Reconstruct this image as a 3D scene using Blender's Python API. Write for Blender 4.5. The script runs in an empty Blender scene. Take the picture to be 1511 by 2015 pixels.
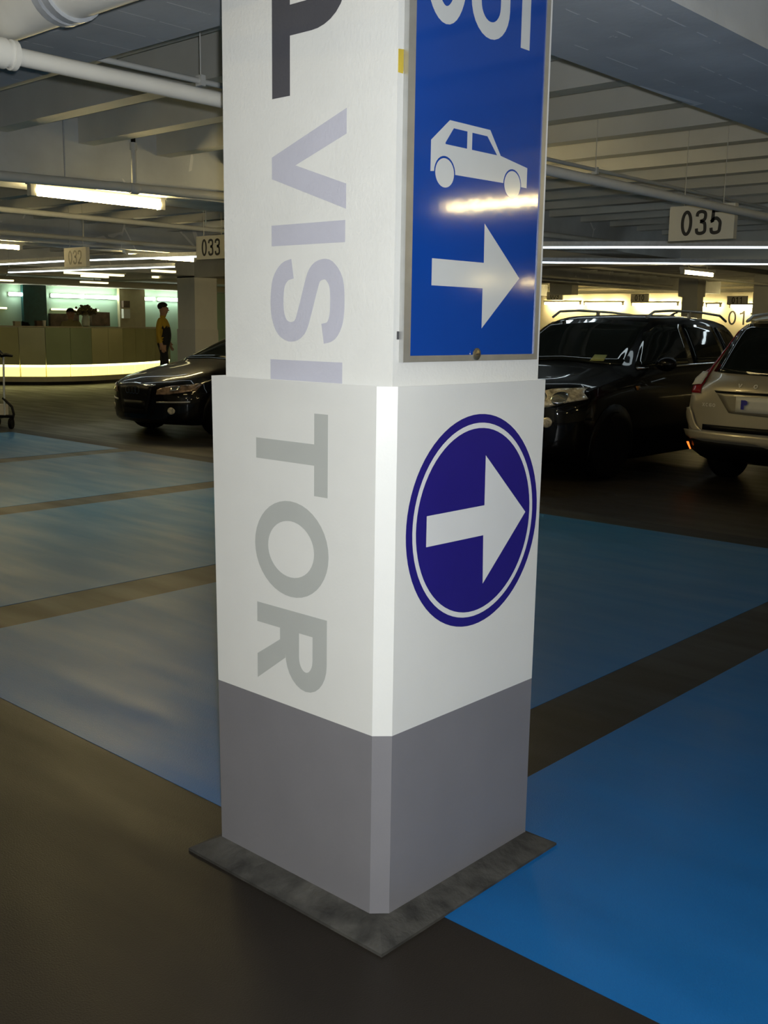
import bpy, bmesh, math, random
from mathutils import Vector, Matrix
from mathutils.bvhtree import BVHTree
random.seed(7)
S = bpy.context.scene
COL = S.collection
PI = math.pi

# ------------------------------------------------------------------ camera, light, exposure
cam_d = bpy.data.cameras.new('camera'); cam = bpy.data.objects.new('camera', cam_d); COL.objects.link(cam)
YAW, PITCH, ROLL = 0.7343, 0.176, 0.015
F_ = Vector((math.cos(YAW)*math.cos(PITCH), math.sin(YAW)*math.cos(PITCH), -math.sin(PITCH)))
R0 = Vector((math.sin(YAW), -math.cos(YAW), 0)); U0 = R0.cross(F_)
R_ = R0*math.cos(ROLL) + U0*math.sin(ROLL); U_ = -R0*math.sin(ROLL) + U0*math.cos(ROLL)
CAMPOS = Vector((-1.725, -1.5509, 1.45))
cam.matrix_world = Matrix(((R_.x, U_.x, -F_.x, CAMPOS.x), (R_.y, U_.y, -F_.y, CAMPOS.y), (R_.z, U_.z, -F_.z, CAMPOS.z), (0, 0, 0, 1)))
cam_d.sensor_fit = 'VERTICAL'; cam_d.sensor_height = 36.0; cam_d.lens = 2051.6/2015*36.0
cam_d.clip_start = 0.05; cam_d.clip_end = 200
S.camera = cam

w = bpy.data.worlds.new('world'); S.world = w; w.use_nodes = True
w.node_tree.nodes['Background'].inputs[0].default_value = (0.9, 0.8, 0.6, 1)
w.node_tree.nodes['Background'].inputs[1].default_value = 0.01

FLASH_POWER = 212
TUBE = 62.0
fl = bpy.data.lights.new('camera_flash', 'POINT'); fl.energy = FLASH_POWER; fl.color = (0.93, 0.97, 1.0); fl.shadow_soft_size = 0.012
flo = bpy.data.objects.new('camera_flash', fl); COL.objects.link(flo)
flo.location = CAMPOS + R_*0.022 + U_*0.035

S.view_settings.view_transform = 'Standard'; S.view_settings.look = 'None'
S.view_settings.exposure = 0.0; S.view_settings.gamma = 1.0; S.view_settings.use_curve_mapping = False
S.cycles.use_denoising = True
S.cycles.max_bounces = 6; S.cycles.diffuse_bounces = 4; S.cycles.sample_clamp_indirect = 4.0
S.cycles.caustics_reflective = False; S.cycles.caustics_refractive = False

# ------------------------------------------------------------------ materials
def srgb(r, g, b):
    f = lambda c: (c/255/12.92) if c/255 <= .04045 else ((c/255+.055)/1.055)**2.4
    return (f(r), f(g), f(b), 1)
MATS = {}
def mat(name, color, rough=.5, metal=0., var=.06, scale=8., bump=0., bscale=60., coat=0., spec=.5, emit=None, estr=0., trans=0.):
    if name in MATS: return MATS[name]
    m = bpy.data.materials.new(name); m.use_nodes = True; nt = m.node_tree; b = nt.nodes['Principled BSDF']
    tc = nt.nodes.new('ShaderNodeTexCoord')
    n = nt.nodes.new('ShaderNodeTexNoise'); n.inputs['Scale'].default_value = scale; n.inputs['Detail'].default_value = 4
    nt.links.new(tc.outputs['Object'], n.inputs['Vector'])
    cr = nt.nodes.new('ShaderNodeValToRGB')
    cr.color_ramp.elements[0].position = .3; cr.color_ramp.elements[1].position = .7
    cr.color_ramp.elements[0].color = tuple(c*(1-var) for c in color[:3]) + (1,)
    cr.color_ramp.elements[1].color = tuple(min(1, c*(1+var)) for c in color[:3]) + (1,)
    nt.links.new(n.outputs['Fac'], cr.inputs['Fac']); nt.links.new(cr.outputs['Color'], b.inputs['Base Color'])
    b.inputs['Roughness'].default_value = rough; b.inputs['Metallic'].default_value = metal
    b.inputs['Specular IOR Level'].default_value = spec
    if coat: b.inputs['Coat Weight'].default_value = coat; b.inputs['Coat Roughness'].default_value = .03
    if trans: b.inputs['Transmission Weight'].default_value = trans; b.inputs['IOR'].default_value = 1.1
    if emit:
        b.inputs['Emission Color'].default_value = emit; b.inputs['Emission Strength'].default_value = estr
    if bump:
        n2 = nt.nodes.new('ShaderNodeTexNoise'); n2.inputs['Scale'].default_value = bscale; n2.inputs['Detail'].default_value = 3
        nt.links.new(tc.outputs['Object'], n2.inputs['Vector'])
        bp = nt.nodes.new('ShaderNodeBump'); bp.inputs['Strength'].default_value = bump; bp.inputs['Distance'].default_value = .01
        nt.links.new(n2.outputs['Fac'], bp.inputs['Height']); nt.links.new(bp.outputs['Normal'], b.inputs['Normal'])
    MATS[name] = m
    return m

def floor_mat(name, color, rough, speck, sscale, var, stain=.25, spec=.38):
    m = mat(name, color, rough, var=var, scale=1.3, bump=.12, bscale=220., spec=spec)
    nt = m.node_tree; b = nt.nodes['Principled BSDF']
    src = b.inputs['Base Color'].links[0].from_socket
    tc = [n for n in nt.nodes if n.type == 'TEX_COORD'][0]
    v = nt.nodes.new('ShaderNodeTexNoise'); v.inputs['Scale'].default_value = sscale; v.inputs['Detail'].default_value = 6; v.inputs['Roughness'].default_value = .75
    nt.links.new(tc.outputs['Object'], v.inputs['Vector'])
    r = nt.nodes.new('ShaderNodeValToRGB'); r.color_ramp.elements[0].position = .68; r.color_ramp.elements[1].position = .84
    nt.links.new(v.outputs['Fac'], r.inputs['Fac'])
    mx = nt.nodes.new('ShaderNodeMix'); mx.data_type = 'RGBA'
    nt.links.new(r.outputs['Color'], mx.inputs['Factor']); nt.links.new(src, mx.inputs['A']); mx.inputs['B'].default_value = speck
    # wear streaks stretched along the driving direction
    mp = nt.nodes.new('ShaderNodeMapping'); mp.inputs['Scale'].default_value = (3.2, .5, 1)
    nt.links.new(tc.outputs['Object'], mp.inputs['Vector'])
    s = nt.nodes.new('ShaderNodeTexNoise'); s.inputs['Scale'].default_value = 1.7; s.inputs['Detail'].default_value = 5
    nt.links.new(mp.outputs['Vector'], s.inputs['Vector'])
    rr = nt.nodes.new('ShaderNodeMapRange'); rr.inputs['From Min'].default_value = .35; rr.inputs['From Max'].default_value = .65
    rr.inputs['To Min'].default_value = rough-.05; rr.inputs['To Max'].default_value = rough+.07
    nt.links.new(s.outputs['Fac'], rr.inputs['Value']); nt.links.new(rr.outputs['Result'], b.inputs['Roughness'])
    mu = nt.nodes.new('ShaderNodeMix'); mu.data_type = 'RGBA'; mu.blend_type = 'MULTIPLY'; mu.inputs['Factor'].default_value = stain
    nt.links.new(mx.outputs['Result'], mu.inputs['A']); nt.links.new(s.outputs['Fac'], mu.inputs['B'])
    nt.links.new(mu.outputs['Result'], b.inputs['Base Color'])
    return m

WARM = (1.0, .78, .35, 1)
M_floor = floor_mat('asphalt_floor', (.0215, .0175, .0135, 1), .42, (.10, .095, .09, 1), 26., .2, spec=.22)
M_blue = floor_mat('blue_floor_paint', (.006, .125, .37, 1), .40, (.05, .13, .24, 1), 14., .08)
M_line = floor_mat('black_lane_line', (.008, .008, .008, 1), .6, (.03, .03, .03, 1), 30., .2)
M_plinth = mat('plinth_concrete', (.045, .043, .038, 1), .8, var=.6, scale=14., bump=.5, bscale=40.)
M_col = mat('white_wall_paint', (.80, .80, .77, 1), .55, var=.02, bump=.10, bscale=110.)
M_guard = mat('white_guard_plastic', (.76, .76, .73, 1), .38, var=.012, bump=.03, bscale=140.)
M_guardg = mat('grey_guard_plastic', (.205, .200, .215, 1), .42, var=.04, scale=5., bump=.03, bscale=140.)
M_pale = mat('pale_lilac_print', (.55, .55, .635, 1), .55, var=.02, bump=.10, bscale=110.)
M_palegrey = mat('pale_grey_print', (.47, .485, .465, 1), .4, var=.02)
M_darkprint = mat('dark_grey_print', (.075, .075, .09, 1), .55, var=.05, bump=.1, bscale=110.)
M_navy = mat('navy_print', (.018, .012, .20, 1), .35, var=.05)
M_white = mat('white_print', (.74, .75, .75, 1), .3, var=.02)
M_signblue = mat('sign_blue', (.005, .058, .35, 1), .07, var=.05, scale=3., bump=.012, bscale=18.)
M_signwhite = mat('sign_white_film', (.62, .64, .64, 1), .10, var=.02, bump=.012, bscale=18.)
M_alu = mat('aluminium', (.52, .52, .50, 1), .4, .7, var=.08, scale=20.)
M_screw = mat('brass_screw', (.42, .36, .24, 1), .35, .9)
M_tape = mat('yellow_tape', (.62, .46, .05, 1), .5, var=.1, scale=40.)
M_sticker = mat('dark_sticker', (.03, .03, .035, 1), .5)
M_ceil = mat('ceiling_concrete', (.70, .69, .63, 1), .75, var=.08, scale=2.2, bump=.12, bscale=25.)
M_beam = mat('beam_concrete', (.66, .685, .70, 1), .7, var=.12, scale=3., bump=.10, bscale=30.)
def scratches(m):
    nt = m.node_tree; b = nt.nodes['Principled BSDF']; src = b.inputs['Base Color'].links[0].from_socket
    tc = [n for n in nt.nodes if n.type == 'TEX_COORD'][0]
    def math_(op, a, c=None):
        n = nt.nodes.new('ShaderNodeMath'); n.operation = op
        for k, q in enumerate((a, c)):
            if q is None: continue
            if isinstance(q, (int, float)): n.inputs[k].default_value = q
            else: nt.links.new(q, n.inputs[k])
        return n.outputs[0]
    sep = nt.nodes.new('ShaderNodeSeparateXYZ'); nt.links.new(tc.outputs['Object'], sep.inputs[0])
    wob = nt.nodes.new('ShaderNodeTexNoise'); wob.inputs['Scale'].default_value = 2.; nt.links.new(tc.outputs['Object'], wob.inputs['Vector'])
    yy = math_('ADD', sep.outputs['Y'], math_('MULTIPLY', wob.outputs['Fac'], .012))
    d = math_('ABSOLUTE', math_('SUBTRACT', math_('FRACT', math_('DIVIDE', yy, .19)), .5))
    line = math_('LESS_THAN', d, .017)
    brk = nt.nodes.new('ShaderNodeTexNoise'); brk.inputs['Scale'].default_value = 14.; brk.inputs['Detail'].default_value = 5; nt.links.new(tc.outputs['Object'], brk.inputs['Vector'])
    line = math_('MULTIPLY', line, math_('GREATER_THAN', brk.outputs['Fac'], .47))
    cv = nt.nodes.new('ShaderNodeTexVoronoi'); cv.feature = 'DISTANCE_TO_EDGE'; cv.inputs['Scale'].default_value = .9; nt.links.new(tc.outputs['Object'], cv.inputs['Vector'])
    crack = math_('MULTIPLY', math_('LESS_THAN', cv.outputs['Distance'], .009), math_('GREATER_THAN', wob.outputs['Fac'], .52))
    dots = math_('GREATER_THAN', brk.outputs['Fac'], .735)
    f = math_('MULTIPLY', math_('MAXIMUM', math_('MAXIMUM', line, crack), dots), .95)
    mx = nt.nodes.new('ShaderNodeMix'); mx.data_type = 'RGBA'; nt.links.new(f, mx.inputs['Factor']); nt.links.new(src, mx.inputs['A']); mx.inputs['B'].default_value = (1, 1, 1, 1)
    nt.links.new(mx.outputs['Result'], b.inputs['Base Color'])
scratches(M_beam)
M_wall = mat('cream_wall', (.78, .74, .60, 1), .7, var=.04, scale=1.5)
M_pipe = mat('painted_pipe', (.76, .75, .69, 1), .45, var=.04, scale=10.)
M_galv = mat('galvanised_steel', (.50, .53, .57, 1), .4, .35, var=.12, scale=30.)
M_board = mat('sign_board_white', (.74, .71, .60, 1), .5, var=.03)
M_digit = mat('digit_charcoal', (.03, .03, .032, 1), .5)
M_tube = mat('fluorescent_tube', (1, .95, .8, 1), .4, emit=WARM, estr=TUBE)
M_strip = mat('cool_light_strip', (1, 1, 1, 1), .4, emit=(.80, .95, 1.0, 1), estr=5.0)
M_white_tube = mat('office_tube', (1, 1, 1, 1), .4, emit=(.9, 1.0, .86, 1), estr=15.0)
M_yel_strip = mat('counter_glow', (1, .95, .6, 1), .4, emit=(1.0, .90, .30, 1), estr=1.3)
M_yel_hot = mat('counter_glow_tube', (1, .95, .6, 1), .4, emit=(1.0, .93, .45, 1), estr=4.0)
M_soft = mat('ceiling_panel_glow', (1, .95, .7, 1), .4, emit=(1.0, .88, .45, 1), estr=2.2)
M_fix = mat('lamp_housing', (.66, .65, .58, 1), .5, var=.03)
M_black = mat('black_plastic', (.004, .004, .004, 1), .45, spec=.15)
M_rubber = mat('tyre_rubber', (.0035, .0035, .0035, 1), .85, bump=.2, bscale=80., spec=.08)
M_chrome = mat('chrome', (.75, .75, .75, 1), .12, 1.0)
M_glassdark = mat('tinted_car_glass', (.006, .008, .007, 1), .03, spec=.6)
M_paintblack = mat('black_car_paint', (.0025, .0025, .003, 1), .35, coat=.55, spec=.05)
M_paintgold = mat('champagne_car_paint', (.46, .41, .30, 1), .34, .35, coat=.7, var=.02)
M_red = mat('red_lamp_lens', (.26, .008, .012, 1), .12, coat=1.0)
M_refl = mat('red_reflector_lit', (.9, .12, .02, 1), .3, emit=(1, .16, .02, 1), estr=2.2)  # emission paints a glow onto the reflector, which is no lamp
M_lens = mat('headlamp_lens', (.62, .56, .44, 1), .25, .25, var=.6, scale=22., coat=1.0, bump=.5, bscale=30.)  # pale gold base colour stands in for lenses throwing back the flash
M_copper = mat('headlamp_copper', (.30, .20, .13, 1), .2, .3, var=.7, scale=16., coat=1.0, bump=.5, bscale=30.)
M_amber = mat('amber_lens', (.45, .18, .03, 1), .2, coat=1.)
M_plate = mat('licence_plate', (.62, .60, .52, 1), .4)
M_counter = mat('counter_green_glass', (.50, .50, .24, 1), .10, var=.10, scale=1.2, coat=.6)
M_counter2 = mat('counter_teal_glass', (.40, .47, .27, 1), .10, var=.10, scale=1.2, coat=.6)
M_office = mat('office_pale_green', (.55, .78, .62, 1), .5, var=.05, scale=1.)
M_teal = mat('dark_teal_panel', (.01, .07, .075, 1), .3, var=.2)
M_beige = mat('beige_panel', (.52, .47, .30, 1), .6)
M_brown = mat('brown_picture', (.09, .055, .035, 1), .5, var=.5, scale=6.)
M_skin = mat('skin', (.42, .24, .15, 1), .5)
M_hair = mat('dark_hair', (.015, .011, .009, 1), .6)
M_yellow = mat('mustard_jersey', (.50, .33, .03, 1), .8, bump=.2, bscale=50.)
M_trous = mat('black_trousers', (.008, .008, .010, 1), .8)
M_khaki = mat('khaki_shirt', (.34, .29, .13, 1), .8)
M_leaf = mat('dry_foliage', (.16, .13, .05, 1), .7, var=.5, scale=20.)
M_vase = mat('pale_vase', (.55, .58, .45, 1), .3)

# ------------------------------------------------------------------ mesh helpers
class MB:
    def __init__(s): s.v = []; s.f = []
    def quad(s, a, b, c, d):
        i = len(s.v); s.v += [tuple(a), tuple(b), tuple(c), tuple(d)]; s.f.append((i, i+1, i+2, i+3)); return s
    def box(s, x0, x1, y0, y1, z0, z1):
        i = len(s.v)
        s.v += [(x0,y0,z0),(x1,y0,z0),(x1,y1,z0),(x0,y1,z0),(x0,y0,z1),(x1,y0,z1),(x1,y1,z1),(x0,y1,z1)]
        s.f += [tuple(i+k for k in q) for q in ((0,3,2,1),(4,5,6,7),(0,1,5,4),(1,2,6,5),(2,3,7,6),(3,0,4,7))]; return s
    def obox(s, c, ux, uy, hx, hy, z0, z1):
        c = Vector((c[0], c[1], 0)); ux = Vector((ux[0], ux[1], 0)); uy = Vector((uy[0], uy[1], 0)); i = len(s.v)
        for z in (z0, z1):
            for a, b in ((-1,-1),(1,-1),(1,1),(-1,1)):
                p = c + ux*hx*a + uy*hy*b; s.v.append((p.x, p.y, z))
        s.f += [tuple(i+k for k in q) for q in ((0,3,2,1),(4,5,6,7),(0,1,5,4),(1,2,6,5),(2,3,7,6),(3,0,4,7))]; return s
    def tube(s, pts, r, n=14, cap=True):
        pts = [Vector(p) for p in pts]; rs = r if isinstance(r, (list, tuple)) else [r]*len(pts)
        base = len(s.v); prev = None
        for k, p in enumerate(pts):
            t = (pts[min(k+1, len(pts)-1)] - pts[max(k-1, 0)]).normalized()
            up = prev if prev is not None else (Vector((0,0,1)) if abs(t.z) < .9 else Vector((1,0,0)))
            a = (up - t*up.dot(t)).normalized(); prev = a; b = t.cross(a)
            for j in range(n):
                an = 2*PI*j/n; q = p + (a*math.cos(an) + b*math.sin(an))*rs[k]; s.v.append(tuple(q))
        for k in range(len(pts)-1):
            for j in range(n):
                a0 = base+k*n+j; a1 = base+k*n+(j+1) % n
                s.f.append((a0, a1, a1+n, a0+n))
        if cap:
            s.f.append(tuple(base+j for j in reversed(range(n)))); s.f.append(tuple(base+(len(pts)-1)*n+j for j in range(n)))
        return s
    def lathe(s, prof, c, axis=(0,0,1), n=20):
        ax = Vector(axis).normalized(); a = ax.orthogonal().normalized(); b = ax.cross(a); c = Vector(c); base = len(s.v)
        for r, h in prof:
            for j in range(n):
                an = 2*PI*j/n; s.v.append(tuple(c + ax*h + (a*math.cos(an)+b*math.sin(an))*r))
        for k in range(len(prof)-1):
            for j in range(n):
                a0 = base+k*n+j; a1 = base+k*n+(j+1) % n; s.f.append((a0, a1, a1+n, a0+n))
        s.f.append(tuple(base+j for j in reversed(range(n)))); s.f.append(tuple(base+(len(prof)-1)*n+j for j in range(n)))
        return s
    def poly(s, pts, fmap):
        i = len(s.v); s.v += [tuple(fmap(*p)) for p in pts]; s.f.append(tuple(range(i, i+len(pts)))); return s
    def prism(s, pts, fmap, d):
        n = len(pts); i = len(s.v)
        for p in pts: s.v.append(tuple(fmap(*p)))
        for p in pts: s.v.append(tuple(Vector(fmap(*p)) + Vector(d)))
        s.f.append(tuple(range(i, i+n))); s.f.append(tuple(reversed(range(i+n, i+2*n))))
        for k in range(n): s.f.append((i+k, i+n+k, i+n+(k+1) % n, i+(k+1) % n))
        return s
    def ball(s, c, rx, ry, rz, nu=12, nv=8):
        b = len(s.v)
        for i in range(nv+1):
            th = PI*i/nv
            for j in range(nu):
                ph = 2*PI*j/nu; s.v.append((c[0]+rx*math.sin(th)*math.cos(ph), c[1]+ry*math.sin(th)*math.sin(ph), c[2]+rz*math.cos(th)))
        for i in range(nv):
            for j in range(nu):
                a0 = b+i*nu+j; a1 = b+i*nu+(j+1) % nu; s.f.append((a0, a0+nu, a1+nu, a1))
        return s

def build(name, mb, m, parent=None, smooth=False, label=None, kind=None, world=True, fixn=True):
    """one mesh object; with a parent the mesh is stored relative to the parent's place"""
    me = bpy.data.meshes.new(name)
    off = Vector((0,0,0))
    if parent is not None and world:
        p = parent
        while p is not None: off += p.location; p = p.parent
    me.from_pydata([tuple(Vector(v)-off) for v in mb.v], [], mb.f); me.update()
    if fixn:
        bm = bmesh.new(); bm.from_mesh(me); bmesh.ops.remove_doubles(bm, verts=bm.verts, dist=1e-6)
        bmesh.ops.recalc_face_normals(bm, faces=bm.faces); bm.to_mesh(me); bm.free()
    if smooth:
        for p in me.polygons: p.use_smooth = True
        try: me.set_sharp_from_angle(angle=math.radians(38))
        except Exception: pass
    me.materials.append(m)
    o = bpy.data.objects.new(name, me); COL.objects.link(o)
    if parent is not None: o.parent = parent
    if label: o['label'] = label
    if kind: o['kind'] = kind
    return o
def thing(name, label, cat, loc, rz=0, group=None):
    o = bpy.data.objects.new(name, None); COL.objects.link(o); o.empty_display_size = .1
    o.location = loc; o.rotation_euler = (0, 0, rz); o['label'] = label; o['category'] = cat
    if group: o['group'] = group
    return o
def tag(o, label, cat, group=None):
    o['label'] = label; o['category'] = cat
    if group: o['group'] = group
    return o

# ------------------------------------------------------------------ stroke lettering (flat print)
def arc(cx, cy, rx, ry, a0, a1, n=14):
    return [(cx+rx*math.cos(math.radians(a0+(a1-a0)*i/n)), cy+ry*math.sin(math.radians(a0+(a1-a0)*i/n))) for i in range(n+1)]
def catmull(pts, n=6):
    out = []; P = [pts[0]]+list(pts)+[pts[-1]]
    for i in range(1, len(P)-2):
        for k in range(n):
            t = k/n; r = []
            for d in (0, 1):
                p0, p1, p2, p3 = P[i-1][d], P[i][d], P[i+1][d], P[i+2][d]
                r.append(.5*(2*p1+(p2-p0)*t+(2*p0-5*p1+4*p2-p3)*t*t+(3*p1-p0-3*p2+p3)*t**3))
            out.append(tuple(r))
    out.append(pts[-1]); return out
def ribbon(pts, t, closed=False):
    n = len(pts); L = []; Rr = []
    for i in range(n):
        a = Vector(pts[(i-1) % n] if (closed or i > 0) else pts[i]); b = Vector(pts[i]); c = Vector(pts[(i+1) % n] if (closed or i < n-1) else pts[i])
        d1 = (b-a); d2 = (c-b)
        d1 = d1.normalized() if d1.length > 1e-9 else d2.normalized(); d2 = d2.normalized() if d2.length > 1e-9 else d1
        n1 = Vector((-d1.y, d1.x)); n2 = Vector((-d2.y, d2.x)); m = (n1+n2).normalized(); k = t/2/max(.35, m.dot(n1))
        L.append(tuple(b+m*k)); Rr.append(tuple(b-m*k))
    out = []
    for i in range(n if closed else n-1):
        j = (i+1) % n; out.append([L[i], L[j], Rr[j], Rr[i]])
    return out
def rect(x0, y0, x1, y1): return [(x0,y0),(x1,y0),(x1,y1),(x0,y1)]
def glyph(ch, w, t):
    """polygons of one capital or digit; cap height 1, width w, stroke t"""
    h = t/2
    if ch == 'V': return [[(0,1),(t*1.1,1),(w/2,t*.75+.18),(w/2,0),(w/2-t*.5,0)], [(w,1),(w-t*1.1,1),(w/2,t*.75+.18),(w/2,0),(w/2+t*.5,0)]]
    if ch == 'I': return [rect(0, 0, w, 1)]
    if ch == 'T': return [rect(0, 1-t*.9, w, 1), rect(w/2-h, 0, w/2+h, 1-t*.9)]
    if ch in 'O0': return ribbon(arc(w/2, .5, w/2-h, .5-h*.9, 0, 360, 40)[:-1], t, True)
    if ch == 'C': return ribbon(arc(w/2, .5, w/2-h, .5-h*.9, 45, 315, 30), t)
    if ch == 'L': return [rect(0, 0, t, 1), rect(t, 0, w, t*.9)]
    if ch == 'X': return ribbon([(h,0),(w-h,1)], t) + ribbon([(h,1),(w-h,0)], t)
    if ch == 'U': return ribbon([(h,1.0)] + [(h,.6)] + arc(w/2, w/2, w/2-h, w/2-h*.9, 180, 360) + [(w-h,.6),(w-h,1.0)], t)
    if ch == 'P': return [rect(0, 0, t, 1)] + ribbon([(t,1-h*.95),(w*.52,1-h*.95)] + arc(w*.55, .72, w*.45-h, .28-h*.95, 90, -90) + [(w*.52,.44+h*.95),(t,.44+h*.95)], t*.95)
    if ch == 'R': return [rect(0, 0, t, 1), [(t,.42),(w*.62,.42),(w,0),(w-t*1.25,0),(t+.12,.34),(t,.34)]] + ribbon([(t,1-h*.95),(w*.52,1-h*.95)] + arc(w*.56, .71, w*.42-h, .29-h*.95, 90, -90) + [(w*.5,.42+h*.95),(t,.42+h*.95)], t*.95)
    if ch == 'S':
        p = [(.90,.72),(.86,.83),(.72,.895),(.5,.91),(.27,.89),(.13,.80),(.115,.70),(.18,.61),(.36,.55),(.62,.48),(.82,.41),(.885,.29),(.83,.17),(.68,.105),(.48,.09),(.26,.115),(.13,.20),(.09,.31)]
        return ribbon(catmull([((x-.5)*(w-t)/(1-.2)*1.0+w/2, y) for x, y in p], 4), t)
    if ch == '3':
        a = ribbon(catmull([(h,.74),(w*.2,.88),(w*.5,1-h),(w*.8,.88),(w*.86,.74),(w*.76,.6),(w*.42,.54)], 5), t)
        return a + ribbon(catmull([(w*.42,.54),(w*.78,.48),(w-h,.29),(w*.82,.13),(w*.5,h),(w*.2,.11),(h,.27)], 5), t)
    if ch == '2': return ribbon(catmull([(h,.70),(w*.18,.88),(w*.5,1-h),(w*.84,.86),(w-h,.70),(w*.82,.5),(w*.45,.27),(h*1.2,h)], 5) , t) + [rect(0, 0, w, t)]
    if ch == '5': return [rect(w*.14, 1-t, w*.95, 1), [(w*.14,1),(w*.14+t,1),(w*.1+t,.5),(w*.06,.45)]] + ribbon(catmull([(w*.1,.5),(w*.36,.62),(w*.62,.62),(w-h,.48),(w-h,.28),(w*.8,.12),(w*.48,h),(w*.2,.11),(h,.27)], 5), t)
    if ch == '1': return [rect(w*.5, 0, w*.5+t, 1), [(w*.1,.72),(w*.5,.78),(w*.5,1),(w*.38,.88),(w*.1,.84)]]
    if ch == '9': return ribbon(arc(w/2, .69, w/2-h, .31-h, 0, 360, 24)[:-1], t, True) + ribbon(catmull([(w-h,.69),(w-h,.45),(w*.86,.2),(w*.55,h),(w*.25,.1),(h,.24)], 5), t)
    if ch == '6': return ribbon(arc(w/2, .31, w/2-h, .31-h, 0, 360, 24)[:-1], t, True) + ribbon(catmull([(h,.31),(h,.55),(w*.14,.8),(w*.45,1-h),(w*.75,.9),(w-h,.76)], 5), t)
    return []
def letter(name, ch, w, t, fmap, m, parent, label=None):
    mb = MB()
    for pl in glyph(ch, w, t): mb.poly(pl, fmap)
    return build(name, mb, m, parent, label=label, fixn=False)
def ellipse(cx, cy, rx, ry, n=64): return [(cx+rx*math.cos(2*PI*i/n), cy+ry*math.sin(2*PI*i/n)) for i in range(n)]

# ------------------------------------------------------------------ the setting
XN, XF = 0.1585, 5.19
fl_o = build('floor', MB().box(-7, 27, -14, 28, -.15, 0), M_floor); fl_o['kind'] = 'structure'
for y0, y1 in ((-13.8,-8.6),(-8.27,-5.83),(-5.5,-3.05),(-2.72,0.2456),(0.5936,3.0292),(3.3893,5.805),(6.1145,8.5798),(8.8891,11.36),(11.66,14.1),(14.4,16.9)):
    mb = MB().box(XN, XF, y0, y1, -.001, .0015); build('bay_paint', mb, M_blue, fl_o)
build('lane_line', MB().box(5.19, 5.47, -13.8, 17, -.001, .0012), M_line, fl_o)

ce = build('ceiling', MB().box(-7, 27, -14, 28, 3.05, 3.2), M_ceil); ce['kind'] = 'structure'
for i in range(-13, 33):
    x = 2.72 + .695*i
    if -7 < x < 25.4: build('ceiling_rib', MB().box(x, x+.13, -14, 20.2, 2.75, 3.06), M_ceil, ce)
BEAMS = {-2: 2.44, -1: 2.44, 0: 2.383, 1: 2.455, 2: 2.455, 3: 2.455}
for k, z in BEAMS.items():
    y = 5.56*k; build('ceiling_beam', MB().box(-7, 25.8, y, y+.6, z, 3.06), M_beam, ce)
build('girder', MB().box(0, .6, -14, 20.2, 2.412, 3.06), M_beam, ce)
build('girder', MB().box(12.35, 12.95, -14, 20.2, 2.42, 3.06), M_ceil, ce)
def wall(name, *b):
    o = build(name, MB().box(*b), M_wall); o['kind'] = 'structure'; return o
wall('wall_far', 26.4, 26.6, -14, 28, 0, 3.05)
wall('wall_back', -7, 26.4, 27.6, 27.8, 0, 3.05)
wall('wall_near', -7.2, -7, -14, 28, 0, 3.05)
wall('wall_right', -7, 26.4, -14.2, -14, 0, 3.05)

# ------------------------------------------------------------------ the near column
C0, CX1, CY1 = .026, .602, .591
CF = .010
colm = thing('concrete_column', 'white painted column in the foreground with lilac and dark lettering, standing on a sloped dark plinth', 'column', (.3, .3, 0))
build('shaft', MB().box(C0, CX1, CF, CY1, 0, 2.40), M_col, colm)
pl = MB()
o_, i_ = [(-.075,-.075),(.665,-.075),(.665,.655),(-.075,.655)], [(.0,.0),(.612,.0),(.612,.602),(.0,.602)]
for zz, ring in ((0, o_), (.008, o_), (.034, i_)):
    for p in ring: pl.v.append((p[0], p[1], zz))
for a in (0, 4):
    for k in range(4): pl.f.append((a+k, a+(k+1) % 4, a+4+(k+1) % 4, a+4+k))
pl.f.append((8,9,10,11)); pl.f.append((3,2,1,0))
build('plinth', pl, M_plinth, colm)
LX = C0 - .0006
def lf(y_base, z_left, cap, x=None):    # capital rotated clockwise: its top points to smaller Y, it reads downward
    return lambda u, v: (LX if x is None else x, y_base + (.015 if x is None else 0) - v*cap, z_left - u*cap)
letter('letter', 'P', .92, .235, lambda u, v: (LX, .407 - u*.264, 1.978 + v*.30), M_darkprint, colm, 'dark grey capital P')
cap = .250
letter('letter', 'V', .87, .20, lf(.394, 1.929, cap), M_pale, colm)
letter('letter', 'I', .195, .2, lf(.396, 1.687, cap), M_pale, colm)
letter('letter', 'S', .78, .185, lf(.4, 1.605, .253), M_pale, colm)
letter('letter', 'I', .195, .2, lf(.402, 1.366, cap), M_pale, colm)

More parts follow.
